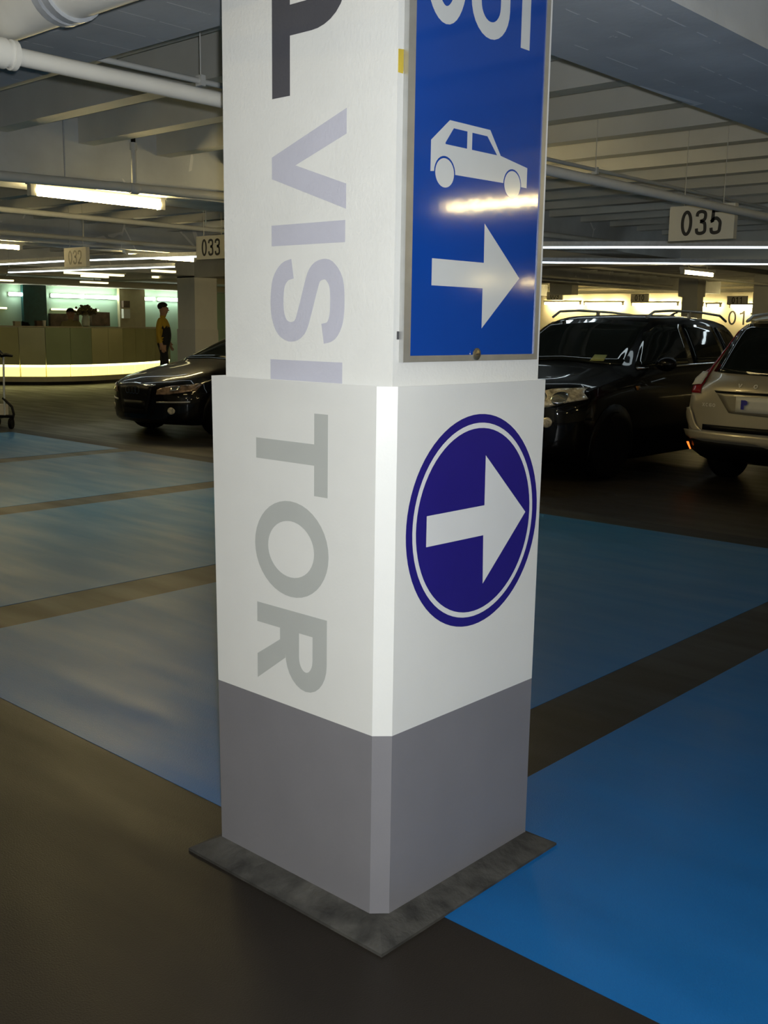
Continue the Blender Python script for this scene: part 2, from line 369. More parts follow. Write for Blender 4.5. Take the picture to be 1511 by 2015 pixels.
# guard wrapped around the lower column
ZG, ZT = .4927, 1.3179
def guard_loop(z, o=0., th=0.):
    a, b, c = .603+.0185*z/1.318-th, .6189+.008*(z/1.318)**2-th, .0336
    lo = -o+th
    P = [(lo, c), (c, lo)]
    def side(p, q, n, nx, ny, bl):
        return [(p[0]+(q[0]-p[0])*i/n + nx*bl*math.sin(PI*i/n), p[1]+(q[1]-p[1])*i/n + ny*bl*math.sin(PI*i/n)) for i in range(n+1)]
    bl = .010*max(0, (z-1.255)/.063)**1.3 if z > 1.255 else 0
    e = .003
    L = side((c, lo), (b-e, lo), 8, 0, -1, bl) + side((b, e), (b, a-e), 8, 1, 0, bl) + side((b-e, a), (e, a), 8, 0, 1, bl) + side((lo, a-e), (lo, c), 8, -1, 0, bl)
    return [(x, y, z) for x, y in L]
def guard(name, zs, m, parent, label=None):
    mb = MB(); n = len(guard_loop(.1))
    for z in zs: mb.v += guard_loop(z)
    for z in reversed(zs): mb.v += guard_loop(z, 0, .004)
    K = 2*len(zs)
    for k in range(K):
        for j in range(n): mb.f.append((k*n+j, k*n+(j+1) % n, ((k+1) % K)*n+(j+1) % n, ((k+1) % K)*n+j))
    return build(name, mb, m, parent, smooth=True, label=label)
gd = thing('column_guard', 'chamfered white plastic guard with grey lower band wrapped around the foreground column', 'column guard', (.3, .3, .034))
guard('white_panel', [ZG, .9, 1.25, 1.27, 1.295, ZT], M_guard, gd)
guard('grey_band', [.031, .25, ZG], M_guardg, gd, 'grey lower band')
cap = .256
letter('letter', 'T', .775, .20, lf(.443, 1.2445, cap, -.0006), M_palegrey, gd)
letter('letter', 'O', .925, .19, lf(.447, 1.023, .262, -.0006), M_palegrey, gd)
letter('letter', 'R', .80, .205, lf(.443, .745, cap, -.0006), M_palegrey, gd)
# round arrow sign printed on the guard
py = lambda y: (lambda x, z: (x, y, z))
def ring(mb, cx, cz, r0, r1, y, n=72):
    for i in range(n):
        a, b = 2*PI*i/n, 2*PI*(i+1)/n
        mb.poly([(cx+r0*math.cos(a), cz+r0*math.sin(a)), (cx+r1*math.cos(a), cz+r1*math.sin(a)), (cx+r1*math.cos(b), cz+r1*math.sin(b)), (cx+r0*math.cos(b), cz+r0*math.sin(b))], py(y))
ad = build('arrow_disc', MB().poly(ellipse(.3375, .973, .2685, .2685, 72), py(-.0006)), M_navy, gd, label='navy blue disc with white arrow', fixn=False)
mb = MB(); ring(mb, .3375, .974, .233, .246, -.0011); build('white_ring', mb, M_white, ad, fixn=False)
build('arrow', MB().poly([(.143,1.010),(.3695,1.010),(.3685,1.137),(.552,.971),(.3725,.806),(.3685,.933),(.143,.935)], py(-.0011)), M_white, ad, fixn=False)

# blue exit sign screwed to the column
sg = thing('exit_sign', 'tall blue exit sign with white car and arrow, screwed to the foreground column', 'sign', (.3, .01, 1.374))
build('panel', MB().box(.078, .568, .007, .0172, 1.386, 2.377), M_signblue, sg)
fr = MB().box(.0545, .078, .004, .0176, 1.372, 2.38).box(.568, .5835, .004, .0176, 1.372, 2.38).box(.078, .568, .004, .0176, 1.372, 1.386)
build('frame', fr, M_alu, sg)
SY = .0066; SD = .0212
sz = lambda z: z + .005*(z-1.387)/.7
letter('letter', 'O', .62, .155, lambda u, v: (.1065+u*.238, SY, 2.109+v*.238), M_signwhite, sg)
letter('letter', 'U', .62, .155, lambda u, v: (.2695+u*.238, SY, 2.110+v*.238), M_signwhite, sg)
letter('letter', 'T', .62, .155, lambda u, v: (.4095+u*.238, SY, 2.113+v*.238), M_signwhite, sg)
sh = lambda L_: [(x*1.012+SD-.002, sz(z)) for x, z in L_]
pc = build('car_pictogram', MB().poly(sh([(.117,1.789),(.117,1.855),(.181,1.9055),(.331,1.9055),(.375,1.853),(.486,1.838),(.486,1.7905),(.462,1.7905)] +
      arc(.4255, 1.7925, .0365, .036, 0, 180, 14) + arc(.167, 1.7905, .0375, .0365, 0, 180, 14)), py(SY)), M_signwhite, sg, fixn=False)
build('pictogram_window', MB().poly(sh([(.167,1.8525),(.167,1.856),(.195,1.890),(.2445,1.890),(.2445,1.8525)]), py(SY-.0004)), M_signblue, pc, fixn=False)
build('pictogram_window', MB().poly(sh([(.263,1.8525),(.263,1.890),(.320,1.890),(.360,1.8525)]), py(SY-.0004)), M_signblue, pc, fixn=False)
for cx, cz in ((.1665, 1.7905), (.4255, 1.7925)):
    build('pictogram_wheel', MB().poly(sh(ellipse(cx, cz, .0333, .0315, 32)), py(SY-.0004)), M_signwhite, pc, fixn=False)
build('arrow', MB().poly([(.150,1.604),(.3445,1.604),(.343,1.695),(.494,1.574),(.3435,1.449),(.3425,1.544),(.150,1.544)], py(SY)), M_signwhite, sg, fixn=False)
mb = MB().lathe([(.0145,0),(.0145,.003),(.010,.0055),(.003,.006)], (.322,.004,1.388), (0,-1,0), 18)
sc = build('screw', mb, M_screw, sg, smooth=True)
build('screw_slot', MB().box(.3145, .3295, -.0028, -.0015, 1.387, 1.389), M_sticker, sc)
sg.location += Vector((-.0092, -.008, 0))
tag(build('yellow_tape', MB().prism([(.0275,2.030),(.0445,2.032),(.0445,1.990),(.043,1.983),(.0275,1.983)], py(.0098), (0,-.0006,0)), M_tape), 'scrap of yellow tape stuck on the white column left of the blue sign', 'tape')
st = build('sticker', MB().prism([(.0375,1.44),(.0445,1.44),(.0445,1.422),(.0375,1.422)], py(.0098), (0,-.0008,0)), M_sticker)
tag(st, 'tiny black sticker beside the lower left edge of the blue exit sign', 'sticker')

# ------------------------------------------------------------------ other columns
def far_column(x, y, label, band=True, cap=False):
    c = thing('concrete_column', label, 'column', (x+.3, y+.3, 0))
    build('shaft', MB().box(x, x+.6, y, y+.6, 0, 2.45), M_col if band else M_ceil, c)
    if band: build('guard_band', MB().box(x-.015, x+.615, y-.015, y+.615, .02, 1.33), M_guard, c)
    if cap: build('capital', MB().box(x-.06, x+.66, y-.06, y+.66, 1.95, 2.45), M_ceil, c)
    return c
far_column(12.35, 16.68, 'pale column rising behind the black car at left, right of the standing person')
def pier(y0, y1, label, cap=True):
    c = thing('concrete_pier', label, 'column', (22.15, (y0+y1)/2, 0))
    build('shaft', MB().box(22, 22.3, y0, y1, 0, 2.74), M_ceil, c)
    if cap: build('capital', MB().box(21.94, 22.36, y0-.012, y1+.08, 2.26, 2.7), M_ceil, c)
pier(9.93, 10.33, 'grey pier with wider capital before the bright far wall, between two number signs')
pier(7.75, 8.58, 'grey pier at the right edge of the picture above the champagne car', False)
db = thing('duct_box', 'plain grey box hanging before the bright far wall beside sign 009', 'duct', (22.15, 13.76, 2.33))
build('box', MB().box(22, 22.3, 13.42, 14.10, 2.34, 2.70), M_ceil, db)
for y in (13.55, 13.97): build('hanger_rod', MB().tube([(22.15,y,2.69),(22.15,y,3.05)], .008, 6), M_galv, db)

# ------------------------------------------------------------------ pipes
pv = thing('drain_pipe', 'thick cream drain pipe with metal bracket under the girder at upper left', 'pipe', (-.15, 3, 2.25))
BPX, BPZ, BPR = -.16, 2.297, .083
build('pipe', MB().tube([(BPX,-6,BPZ),(BPX,20,BPZ)], BPR, 28), M_pipe, pv, smooth=True)
mb = MB()
for dy in (-.034, .008):
    mb.lathe([(BPR+.001,0),(BPR+.010,0),(BPR+.010,.026),(BPR+.001,.026)], (BPX, .985+dy, BPZ), (0,1,0), 32)
br = build('bracket', mb, M_galv, pv, smooth=True)
for x in (BPX+BPR, BPX-BPR-.035): build('bracket_ear', MB().box(x, x+.035, .955, 1.015, BPZ-.012, BPZ+.012), M_galv, pv)
build('bracket_bolt', MB().tube([(BPX+BPR+.018,.985,BPZ-.03),(BPX+BPR+.018,.985,2.412)], .005, 8), M_galv, pv)
pw = thing('water_pipe', 'white water pipe with thicker coupling running left to right behind the foreground column', 'pipe', (3, 1.3, 2.18))
build('pipe', MB().tube([(-4,1.25,2.166),(25,1.25,2.172)], .0240, 18), M_pipe, pw, smooth=True)
build('coupling', MB().lathe([(.024,0),(.040,.004),(.040,.15),(.034,.153),(.034,.166),(.040,.168),(.040,.182),(.024,.184)], (-.345,1.25,2.167), (1,0,0), 22), M_pipe, pw, smooth=True)
for x in (2.1, 7.5):
    build('hanger_rod', MB().tube([(x,1.25,2.18),(x,1.25,3.05)], .004, 6), M_galv, pw)
cd = thing('conduit', 'thin grey conduit running left to right above the white water pipe', 'conduit', (3, 2.3, 2.5))
build('conduit_tube', MB().tube([(.61,2.3,2.495),(12,2.3,2.52)], .0125, 12), M_pipe, cd, smooth=True)
for x in (1.3, 4.6): build('clip', MB().box(x-.012, x+.012, 2.28, 2.32, 2.475, 2.52), M_pipe, cd); build('hanger_rod', MB().tube([(x,2.3,2.51),(x,2.3,3.05)], .003, 6), M_ceil, cd)
p2 = thing('sprinkler_pipe', 'grey sprinkler pipe hung on rods in front of the second beam at left', 'pipe', (3, 5.2, 2.41))
build('pipe', MB().tube([(.65,5.2,2.37),(1.9,5.2,2.40),(4.4,5.2,2.468),(10,5.2,2.5)], .033, 16), M_pipe, p2, smooth=True)
def hang(x): build('hanger_rod', MB().tube([(x,5.2,2.42),(x,5.2,3.05)], .006, 8), M_galv, p2)
hang(2.38)
build('sprinkler_drop', MB().tube([(2.95,5.2,2.42),(2.95,5.2,2.72)], [.019,.019], 12), M_pipe, p2, smooth=True)
build('sprinkler_collar', MB().tube([(2.95,5.2,2.70),(2.95,5.2,2.75)], .026, 12), M_pipe, p2, smooth=True)
build('sprinkler_head', MB().tube([(2.95,5.2,2.75),(2.95,5.2,2.80)], .017, 10), M_black, p2, smooth=True)
build('sprinkler_socket', MB().lathe([(.036,0),(.040,.005),(.040,.07),(.036,.075)], (2.91,5.2,2.425), (1,0,.02), 14), M_pipe, p2, smooth=True)
for y, z, r, l in ((8.1, 2.50, .028, 'upper grey service pipe above the 032 number sign'), (10.6, 2.50, .03, 'lower grey service pipe just above the 032 number sign')):
    q = thing('service_pipe', l, 'pipe', (5, y, z))
    build('pipe', MB().tube([(-4,y,z),(22,y,z)], r, 12), M_pipe, q, smooth=True)
    for x in (5.9, 12): build('hanger_rod', MB().tube([(x,y,z),(x,y,3.05)], .008, 6), M_pipe, q)
q = thing('service_pipe', 'pair of thin pipes along the far bright wall above signs 009 to 011', 'pipe', (26, 10, 2.5))
build('pipe', MB().tube([(26.25,-8,2.56),(26.25,26,2.56)], .05, 10), M_pipe, q, smooth=True)
build('pipe', MB().tube([(26.3,-8,2.70),(26.3,26,2.70)], .03, 10), M_pipe, q, smooth=True)

# ------------------------------------------------------------------ fluorescent lamps
def lamp(x0, x1, y, z, label, along='x', top=2.5, group=None, r=.024, hw=.035):
    t = thing('fluorescent_lamp', label, 'lamp', ((x0+x1)/2, y, z) if along == 'x' else (y, (x0+x1)/2, z), 0, group)
    P = (lambda a: (a, y, z)) if along == 'x' else (lambda a: (y, a, z))
    def bxs(a0, a1, h, z0, z1):
        return MB().box(a0, a1, y-h, y+h, z0, z1) if along == 'x' else MB().box(y-h, y+h, a0, a1, z0, z1)
    build('housing', bxs(x0-.03, x1+.03, hw, z+r+.004, z+r+.05 if hw > .03 else z+r+.02), M_fix, t)
    build('tube', MB().tube([P(x0+.03), P(x1-.03)], r, 12), M_tube, t, smooth=True)
    for a in (x0, x1): build('socket', bxs(a-.015 if a == x0 else a-.03, a+.03 if a == x0 else a+.015, .028, z-r-.004, z+r+.01), M_fix, t)
    for a in (x0+.2, x1-.2):
        build('stem', MB().tube([(a,y,z+r+.04),(a,y,top)] if along == 'x' else [(y,a,z+r+.04),(y,a,top)], .008, 6), M_fix, t)
    return t
lamp(2.41, 3.57, 5.72, 2.398, 'bright fluorescent lamp under the second beam at upper left', top=2.457, r=.036, hw=.022)
lamp(4.5, 5.7, 4.2, 2.35, 'fluorescent lamp in the row of the upper left lamp, hidden behind the foreground column', top=3.05)
lamp(12.75, 13.75, 5.72, 2.30, 'bright lamp under the beam above the two large cars', top=2.46)
lamp(7.0, 8.2, 11.3, 2.385, 'fluorescent lamp under the third beam just beyond number sign 032', top=2.46)
lamp(11.6, 12.8, 11.3, 2.385, 'fluorescent lamp under the third beam, behind the foreground column', top=2.46)
lamp(4.2, 5.4, 11.3, 2.385, 'fluorescent lamp under the third beam at the left edge', top=2.46)
lamp(5.0, 6.2, 16.9, 2.385, 'fluorescent lamp under the fourth beam, out of frame at left', top=2.46)
lamp(-3.97, -2.97, 5.06, 2.40, 'fluorescent lamp behind the viewpoint, mirrored in the blue sign above its arrow', along='y', top=3.05)
lamp(-11.08, -10.55, 14.75, 2.355, 'fluorescent lamp far behind the viewpoint, mirrored on the white sign arrow', along='y', top=2.44, group='lamps mirrored on the sign arrow')
lamp(-11.08, -10.55, 16.3, 2.365, 'fluorescent lamp far behind the viewpoint, mirrored on the white sign arrow', along='y', top=2.44, group='lamps mirrored on the sign arrow')
for x, y in ((-4.5, 4.0), (-4.5, 10.5), (-4.2, -2.6), (-1.6, -8.5), (4.6, -8.5), (19.0, 5.72), (17.5, 1.0)):  # unseen lamps, added to raise the ambient light on ceiling and floor
    lamp(x, x+1.2, y, 2.39, 'fluorescent lamp over a driving lane, outside the picture', top=3.05, group='lamps over the driving lanes')
WL = ['leftmost fluorescent lamp on the far wall, beside the foreground column', 'fluorescent lamp on the far wall, second from the left', 'fluorescent lamp on the far wall above the middle of the SUV roof', 'fluorescent lamp on the far wall left of the grey pier', 'fluorescent lamp on the far wall just right of the grey pier', 'rightmost fluorescent lamp on the far wall, above the champagne car']
for i, (a, b) in enumerate(((15.75,17.05),(14.3,15.6),(12.55,14.0),(11.8,12.4),(11.28,11.68),(10.3,11.0))):
    t = lamp(a, b, 26.2, 2.235-.02*i, WL[i], along='y', top=2.27-.02*i, r=.035)
    build('wall_plate', MB().box(26.2, 26.4, (a+b)/2-.05, (a+b)/2+.05, 2.27-.02*i, 2.31-.02*i), M_fix, t)

# long cool light channels
def channel(pts, label, r=.008):
    pts = [Vector(p) for p in pts]
    t = thing('light_channel', label, 'lamp', pts[len(pts)//2])
    mb = MB(); ms = MB()
    for a, b in zip(pts[:-1], pts[1:]):
        d = (b-a); L = d.length/2; u = d.normalized(); n = Vector((-u.y, u.x, 0)); c = (a+b)/2
        mb.obox(c, u, n, L, .03, c.z+.008, c.z+.06); ms.obox(c, u, n, L, .026, c.z-.008, c.z+.008)
    build('housing', mb, M_galv, t); build('light_strip', ms, M_strip, t)
    for p in (pts[0], pts[-1]): build('hanger_rod', MB().tube([p+Vector((0,0,.08)), Vector((p.x,p.y,3.05))], .006, 6), M_galv, t)
channel([(6.36,17.0,2.3),(6.45,13.9,2.3),(6.49,12.03,2.3),(6.86,9.5,2.3),(7.28,7.2,2.3),(7.805,4.88,2.3),(8.36,3.9,2.3),(8.98,2.9,2.3),(9.6,1.6,2.3)], 'long cool white light line crossing at the height of the number signs, upper of two')
channel([(7.864,16.17,2.3),(8.192,11.8,2.3)], 'short cool white light line at left below number sign 032')
channel([(9.6,6.9,2.3),(9.92,6.3,2.3),(10.8,5.1,2.3),(11.59,3.97,2.3),(12.3,2.9,2.3)], 'lower cool white light line at right above the large cars')

# ------------------------------------------------------------------ number signs
def number_sign(txt, x, y, z0, wd, ht, label, top=2.75, dk=False, th=.05):
    t = thing('number_sign', label, 'sign', (x, y, z0))
    build('board', MB().box(x, x+th, y-wd/2, y+wd/2, z0, z0+ht), M_board, t)
    h = ht*.72; dw = .50; gap = .13; total = (3*dw+2*gap)*h
    y0 = y + total/2; zz = z0 + ht*.14
    for i, ch in enumerate(txt):
        letter('digit', ch, dw, .135, lambda u, v, i=i: (x-.0008, y0-(i*(dw+gap)+u)*h, zz+v*h), M_digit, t)
    for s in (-.3, .3): build('hanger_rod', MB().tube([(x+th/2, y+s*wd, z0+ht-.01), (x+th/2, y+s*wd, top)], .0025, 6), M_ceil, t)
number_sign('035', 5.2, 1.812, 2.068, .475, .234, 'large white hanging number sign reading 035', 3.05)
number_sign('033', 5.2, 7.14, 2.105, .475, .234, 'white hanging number sign reading 033, beside the foreground column', 3.05)
number_sign('032', 5.2, 9.69, 2.09, .475, .226, 'white hanging number sign reading 032, at far left', 3.05)
for tx, y, z, wh in (('009', 15.25, 2.27, 'leftmost of the three small signs before the far wall'), ('010', 12.56, 2.20, 'small sign above the middle of the SUV roof'), ('011', 9.84, 2.12, 'rightmost small sign, above the champagne car')):
    number_sign(tx, 24.0, y, z, .52, .22, 'hanging number sign reading %s, %s' % (tx, wh), 3.05, True)
for i, ch in enumerate('011'):
    mb = MB()
    for pl_ in glyph(ch, .55, .12): mb.poly(pl_, lambda u, v, i=i: (26.398, 11.12-(i*.72+u)*.42, 1.64+v*.38))
    o = build('wall_number', mb, M_digit, fixn=False); tag(o, ['first digit 0 of the number painted on the far wall', 'middle digit 1 of the number painted on the far wall', 'last digit 1 of the number painted on the far wall'][i], 'wall number')

# ------------------------------------------------------------------ cars
def interp(st, x):
    for a, b in zip(st[:-1], st[1:]):
        if x <= b[0]:
            t = (x-a[0])/max(1e-6, b[0]-a[0]); t = max(0, min(1, t))
            return [p+(q-p)*t for p, q in zip(a, b)]
    return list(st[-1])
def smooth_interp(st, x):
    n = 0; acc = [0]*len(st[0])
    for d in (-.06, -.03, 0, .03, .06):
        xx = min(max(x+d, st[0][0]), st[-1][0]); v = interp(st, xx); acc = [a+b for a, b in zip(acc, v)]; n += 1
    return [a/n for a in acc]
class Car:
    def __init__(s, name, label, loc, rz, st, bowf, bowr, paint):
        s.t = thing(name, label, 'car', loc, rz); s.L = st[-1][0]
        xs = [0, .03, .07, .12, .18, .25, .33] + [.33+(s.L-.66)*i/34 for i in range(1, 34)] + [s.L-.33, s.L-.25, s.L-.18, s.L-.12, s.L-.07, s.L-.03, s.L]
        secs = []
        for x in xs:
            _, wd, zb, zs, zt, wr = smooth_interp(st, x) if .1 < x < s.L-.1 else interp(st, x)
            half = [(0, zb), (wd*.6, zb), (wd-.10, zb), (wd-.025, zb+.07), (wd-.005, zb+.33*(zs-zb)), (wd, zb+.62*(zs-zb)), (wd-.015, zs-.07), (wd-.045, zs),
                    (wd-.045+(wr+.03-wd+.045)*.35, zs+(zt-.075-zs)*.42), (wr+.04, zs+(zt-.075-zs)*.97), (wr-.02, zt-.03), (wr-.13, zt-.006), (wr*.5, zt+.004), (0, zt+.008)]
            secs.append([(x, y, z) for y, z in half] + [(x, -y, z) for y, z in reversed(half[1:-1])])
        s.wmax = max(r[1] for r in st)
        def bow(p):
            x, y, z = p; k = (abs(y)/s.wmax)**2.2
            x2 = x + bowf*k*max(0, 1-x/1.3) - bowr*k*max(0, 1-(s.L-x)/1.3)
            return (x2, y, z)
        mb = MB(); n = len(secs[0])
        for sec in secs: mb.v += [bow(p) for p in sec]
        for k in range(len(secs)-1):
            for j in range(n): mb.f.append((k*n+j, k*n+(j+1) % n, (k+1)*n+(j+1) % n, (k+1)*n+j))
        for k in (0, len(secs)-1):          # end caps as cross strips
            sec = secs[k]; H = (n//2)+1
            for i in range(H-1):
                a, b = sec[i], sec[i+1]; m = 10
                for c in range(m):
                    f0, f1 = 1-2*c/m, 1-2*(c+1)/m
                    q = [(a[0],a[1]*f0,a[2]),(a[0],a[1]*f1,a[2]),(b[0],b[1]*f1,b[2]),(b[0],b[1]*f0,b[2])]
                    mb.quad(*[bow(p) for p in q])
        s.body = build('body', mb, paint, s.t, smooth=True, world=False)
        bm = bmesh.new(); bm.from_mesh(s.body.data); s.bvh = BVHTree.FromBMesh(bm); bm.free()
    def patch(s, name, top, bot, d, m, off=.006, nx=10, nz=6, parent=None, label=None):
        """skin patch projected onto the body: d = 'f' front, 'r' rear, '+' / '-' side; top and bottom chains in view coordinates"""
        def samp(ch, t):
            t *= len(ch)-1; i = min(int(t), len(ch)-2); f = t-i
            return (ch[i][0]+(ch[i+1][0]-ch[i][0])*f, ch[i][1]+(ch[i+1][1]-ch[i][1])*f)
        mb = MB()
        for j in range(nz+1):
            for i in range(nx+1):
                a = samp(top, i/nx); b = samp(bot, i/nx); u = a[0]+(b[0]-a[0])*j/nz; z = a[1]+(b[1]-a[1])*j/nz
                if d == 'f': o, dr = Vector((-2, u, z)), Vector((1,0,0))
                elif d == 'r': o, dr = Vector((s.L+2, u, z)), Vector((-1,0,0))
                elif d == '+': o, dr = Vector((u, 3, z)), Vector((0,-1,0))
                elif d == '-': o, dr = Vector((u, -3, z)), Vector((0,1,0))
                h, nn, _, _ = s.bvh.ray_cast(o, dr)
                if h is None: h, nn, _, _ = s.bvh.find_nearest(o + dr*(2.0 if d in 'fr' else 2.1))
                if nn.dot(dr) > 0: nn = -nn
                mb.v.append(tuple(h + nn*off))
        for j in range(nz):
            for i in range(nx):
                a = j*(nx+1)+i; mb.f.append((a, a+1, a+nx+2, a+nx+1))
        o = build(name, mb, m, parent or s.t, smooth=True, world=False, label=label)
        sd = o.modifiers.new('thick', 'SOLIDIFY'); sd.thickness = .008; sd.offset = 0
        return o
    def wheel(s, x, y, r, wd=.21):
        sg_ = 1 if y > 0 else -1
        chain_t = [(x+(r+.05)*math.cos(PI-PI*i/12), r+(r+.05)*math.sin(PI-PI*i/12)) for i in range(13)]
        chain_b = [(x+(r+.05)*math.cos(PI-PI*i/12), max(.2, r-.12)) for i in range(13)]
        s.patch('wheel_arch', chain_t, chain_b, '+' if y > 0 else '-', M_black, .004, 12, 4)
        ax = (0, sg_, 0); c = (x, y-sg_*wd, r)
        wl = build('wheel', MB().lathe([(r*.66,0),(r*.93,0),(r,.03),(r,wd-.03),(r*.93,wd),(r*.66,wd)], c, ax, 32), M_rubber, s.t, smooth=True, world=False)
        rm = MB().lathe([(r*.68,0),(r*.68,wd-.012),(r*.62,wd-.006),(r*.60,wd-.05),(.05,wd-.06)], c, ax, 32)
        build('rim', rm, M_black, wl, smooth=True, world=False)
        sp = MB()
        for k in range(5):
            a = 2*PI*k/5+.3; ca, sa = math.cos(a), math.sin(a)
            P = lambda rr, tt, h: (x+rr*ca-tt*sa, y-sg_*wd+sg_*h, r+rr*sa+tt*ca)
            i = len(sp.v); sp.v += [P(.04,-.03,wd-.012), P(.04,.03,wd-.012), P(r*.64,.022,wd-.008), P(r*.64,-.022,wd-.008), P(.04,-.03,wd-.04), P(.04,.03,wd-.04), P(r*.64,.022,wd-.04), P(r*.64,-.022,wd-.04)]
            sp.f += [tuple(i+q for q in f) for f in ((0,1,2,3),(4,7,6,5),(0,3,7,4),(1,5,6,2),(2,6,7,3),(0,4,5,1))]
        sp.lathe([(.055,wd-.05),(.055,wd-.008),(.03,wd-.004)], c, ax, 16)
        build('spokes', sp, M_alu, wl, world=False)
    def mirror_(s, x, y, z, m):
        sg_ = 1 if y > 0 else -1
        mb = MB().ball((x, y+sg_*.1, z), .07, .115, .075, 14, 10); mb.box(x-.02, x+.03, min(y-sg_*.08, y+sg_*.03), max(y-sg_*.08, y+sg_*.03), z-.06, z-.03)
        build('wing_mirror', mb, m, s.t, smooth=True, world=False)

# SUV:   x, halfwidth, zbottom, zbelt, ztop, roof halfwidth
suv_st = [(0,.72,.30,.70,.80,.62),(.08,.84,.24,.80,.90,.70),(.25,.90,.15,.88,.955,.76),(.7,.91,.15,.95,1.01,.78),(1.1,.91,.15,1.01,1.075,.78),(1.22,.91,.15,1.02,1.12,.74),(1.9,.91,.15,1.04,1.535,.63),(2.15,.91,.15,1.05,1.60,.62),
          (2.8,.91,.15,1.06,1.625,.62),(3.6,.91,.15,1.08,1.60,.60),(4.05,.90,.23,1.10,1.54,.57),(4.25,.88,.26,1.10,1.28,.58),(4.40,.85,.30,1.06,1.16,.62),(4.48,.74,.36,.95,1.05,.60)]
A = Car('suv_car', 'black SUV with silver roof rails parked facing the viewer, right of the foreground column', (6.52, 4.53, 0), 0, suv_st, .26, .16, M_paintblack)
A.patch('windshield', [(.60,1.525),(0,1.565),(-.60,1.525)], [(.72,1.10),(0,1.13),(-.72,1.10)], 'f', M_glassdark, nx=16, nz=8)
for sd in '+-':
    A.patch('front_side_window', [(1.78,1.42),(2.05,1.50),(2.55,1.52)], [(1.35,1.075),(1.9,1.085),(2.55,1.095)], sd, M_glassdark)
    A.patch('rear_side_window', [(2.62,1.52),(3.0,1.515),(3.35,1.50)], [(2.62,1.095),(3.0,1.10),(3.4,1.11)], sd, M_glassdark)
    A.patch('quarter_window', [(3.44,1.495),(3.9,1.43)], [(3.48,1.115),(4.02,1.15)], sd, M_glassdark)
    A.patch('belt_trim', [(1.35,1.072),(3.95,1.125)], [(1.35,1.056),(3.95,1.108)], sd, M_chrome, .009, 16, 1)
for s_ in (1, -1):
    hl = A.patch('headlight', [(s_*.80,.90),(s_*.6,.885),(s_*.42,.845)], [(s_*.86,.80),(s_*.6,.72),(s_*.42,.715)], 'f', M_lens, .010)
    for yy in (.52, .68):
        A.patch('lamp_reflector', [(s_*yy+.06*math.cos(PI-PI*i/8), .80+.06*math.sin(PI-PI*i/8)) for i in range(9)], [(s_*yy+.06*math.cos(PI-PI*i/8), .80-.06*math.sin(PI-PI*i/8)) for i in range(9)], 'f', M_chrome, .016, 8, 4, hl)
    A.patch('fog_lamp', [(s_*.60+.05*math.cos(PI-PI*i/8), .58+.05*math.sin(PI-PI*i/8)) for i in range(9)], [(s_*.60+.05*math.cos(PI-PI*i/8), .58-.05*math.sin(PI-PI*i/8)) for i in range(9)], 'f', M_lens, .010, 8, 4)
A.patch('grille', [(.36,.83),(0,.84),(-.36,.83)], [(.30,.64),(0,.63),(-.30,.64)], 'f', M_chrome, .009)
A.patch('lower_grille', [(.5,.46),(-.5,.46)], [(.5,.34),(-.5,.34)], 'f', M_black, .008)
for s_ in (1, -1):
    A.wheel(.82, s_*.915, .345); A.wheel(3.45, s_*.915, .345)
    A.mirror_(1.55, s_*.95, 1.12, M_paintblack)
    rl = MB().tube([(1.95,s_*.585,1.585),(2.1,s_*.59,1.65),(2.5,s_*.59,1.668),(3.2,s_*.585,1.662),(3.75,s_*.57,1.635),(3.95,s_*.56,1.57)], .014, 8)
    build('roof_rail', rl, M_alu, A.t, smooth=True, world=False)
    build('rail_post', MB().box(2.9, 2.95, s_*.587-.012, s_*.587+.012, 1.58, 1.66), M_alu, A.t, world=False)
    A.patch('side_repeater', [(1.22,.90),(1.30,.90)], [(1.24,.86),(1.29,.86)], '+' if s_ > 0 else '-', M_amber, .008, 2, 1)
A.patch('parking_permit', [(-.36,1.185),(-.50,1.185)], [(-.37,1.125),(-.52,1.125)], 'f', mat('permit_paper', (.35,.36,.10,1), .5), .011, 4, 2, label='yellow paper permit behind the windscreen')
build('aerial', MB().tube([(3.6,0,1.60),(3.72,0,1.66),(3.8,0,1.67)], [.03,.012,.008], 8), M_black, A.t, smooth=True, world=False)

# champagne car, rear towards the viewer
gl_st = [(0,.72,.30,.68,.78,.60),(.08,.84,.24,.78,.88,.68),(.25,.88,.22,.86,.94,.74),(1.1,.895,.22,.98,1.05,.76),(1.22,.895,.22,.99,1.10,.72),(1.95,.895,.22,1.01,1.50,.62),(2.2,.895,.22,1.02,1.57,.61),
         (2.9,.895,.22,1.03,1.60,.61),(3.6,.895,.22,1.05,1.58,.59),(3.92,.89,.24,1.05,1.545,.56),(4.12,.885,.26,1.04,1.30,.60),(4.26,.88,.28,1.03,1.085,.66),(4.36,.875,.36,.98,1.03,.70),(4.42,.86,.42,.90,.98,.70),(4.45,.80,.46,.80,.92,.66)]
B = Car('suv_car', 'champagne coloured estate car seen from behind with red tail lamps, at right edge', (7.42+4.45, 2.11, 0), PI, gl_st, .22, .15, M_paintgold)
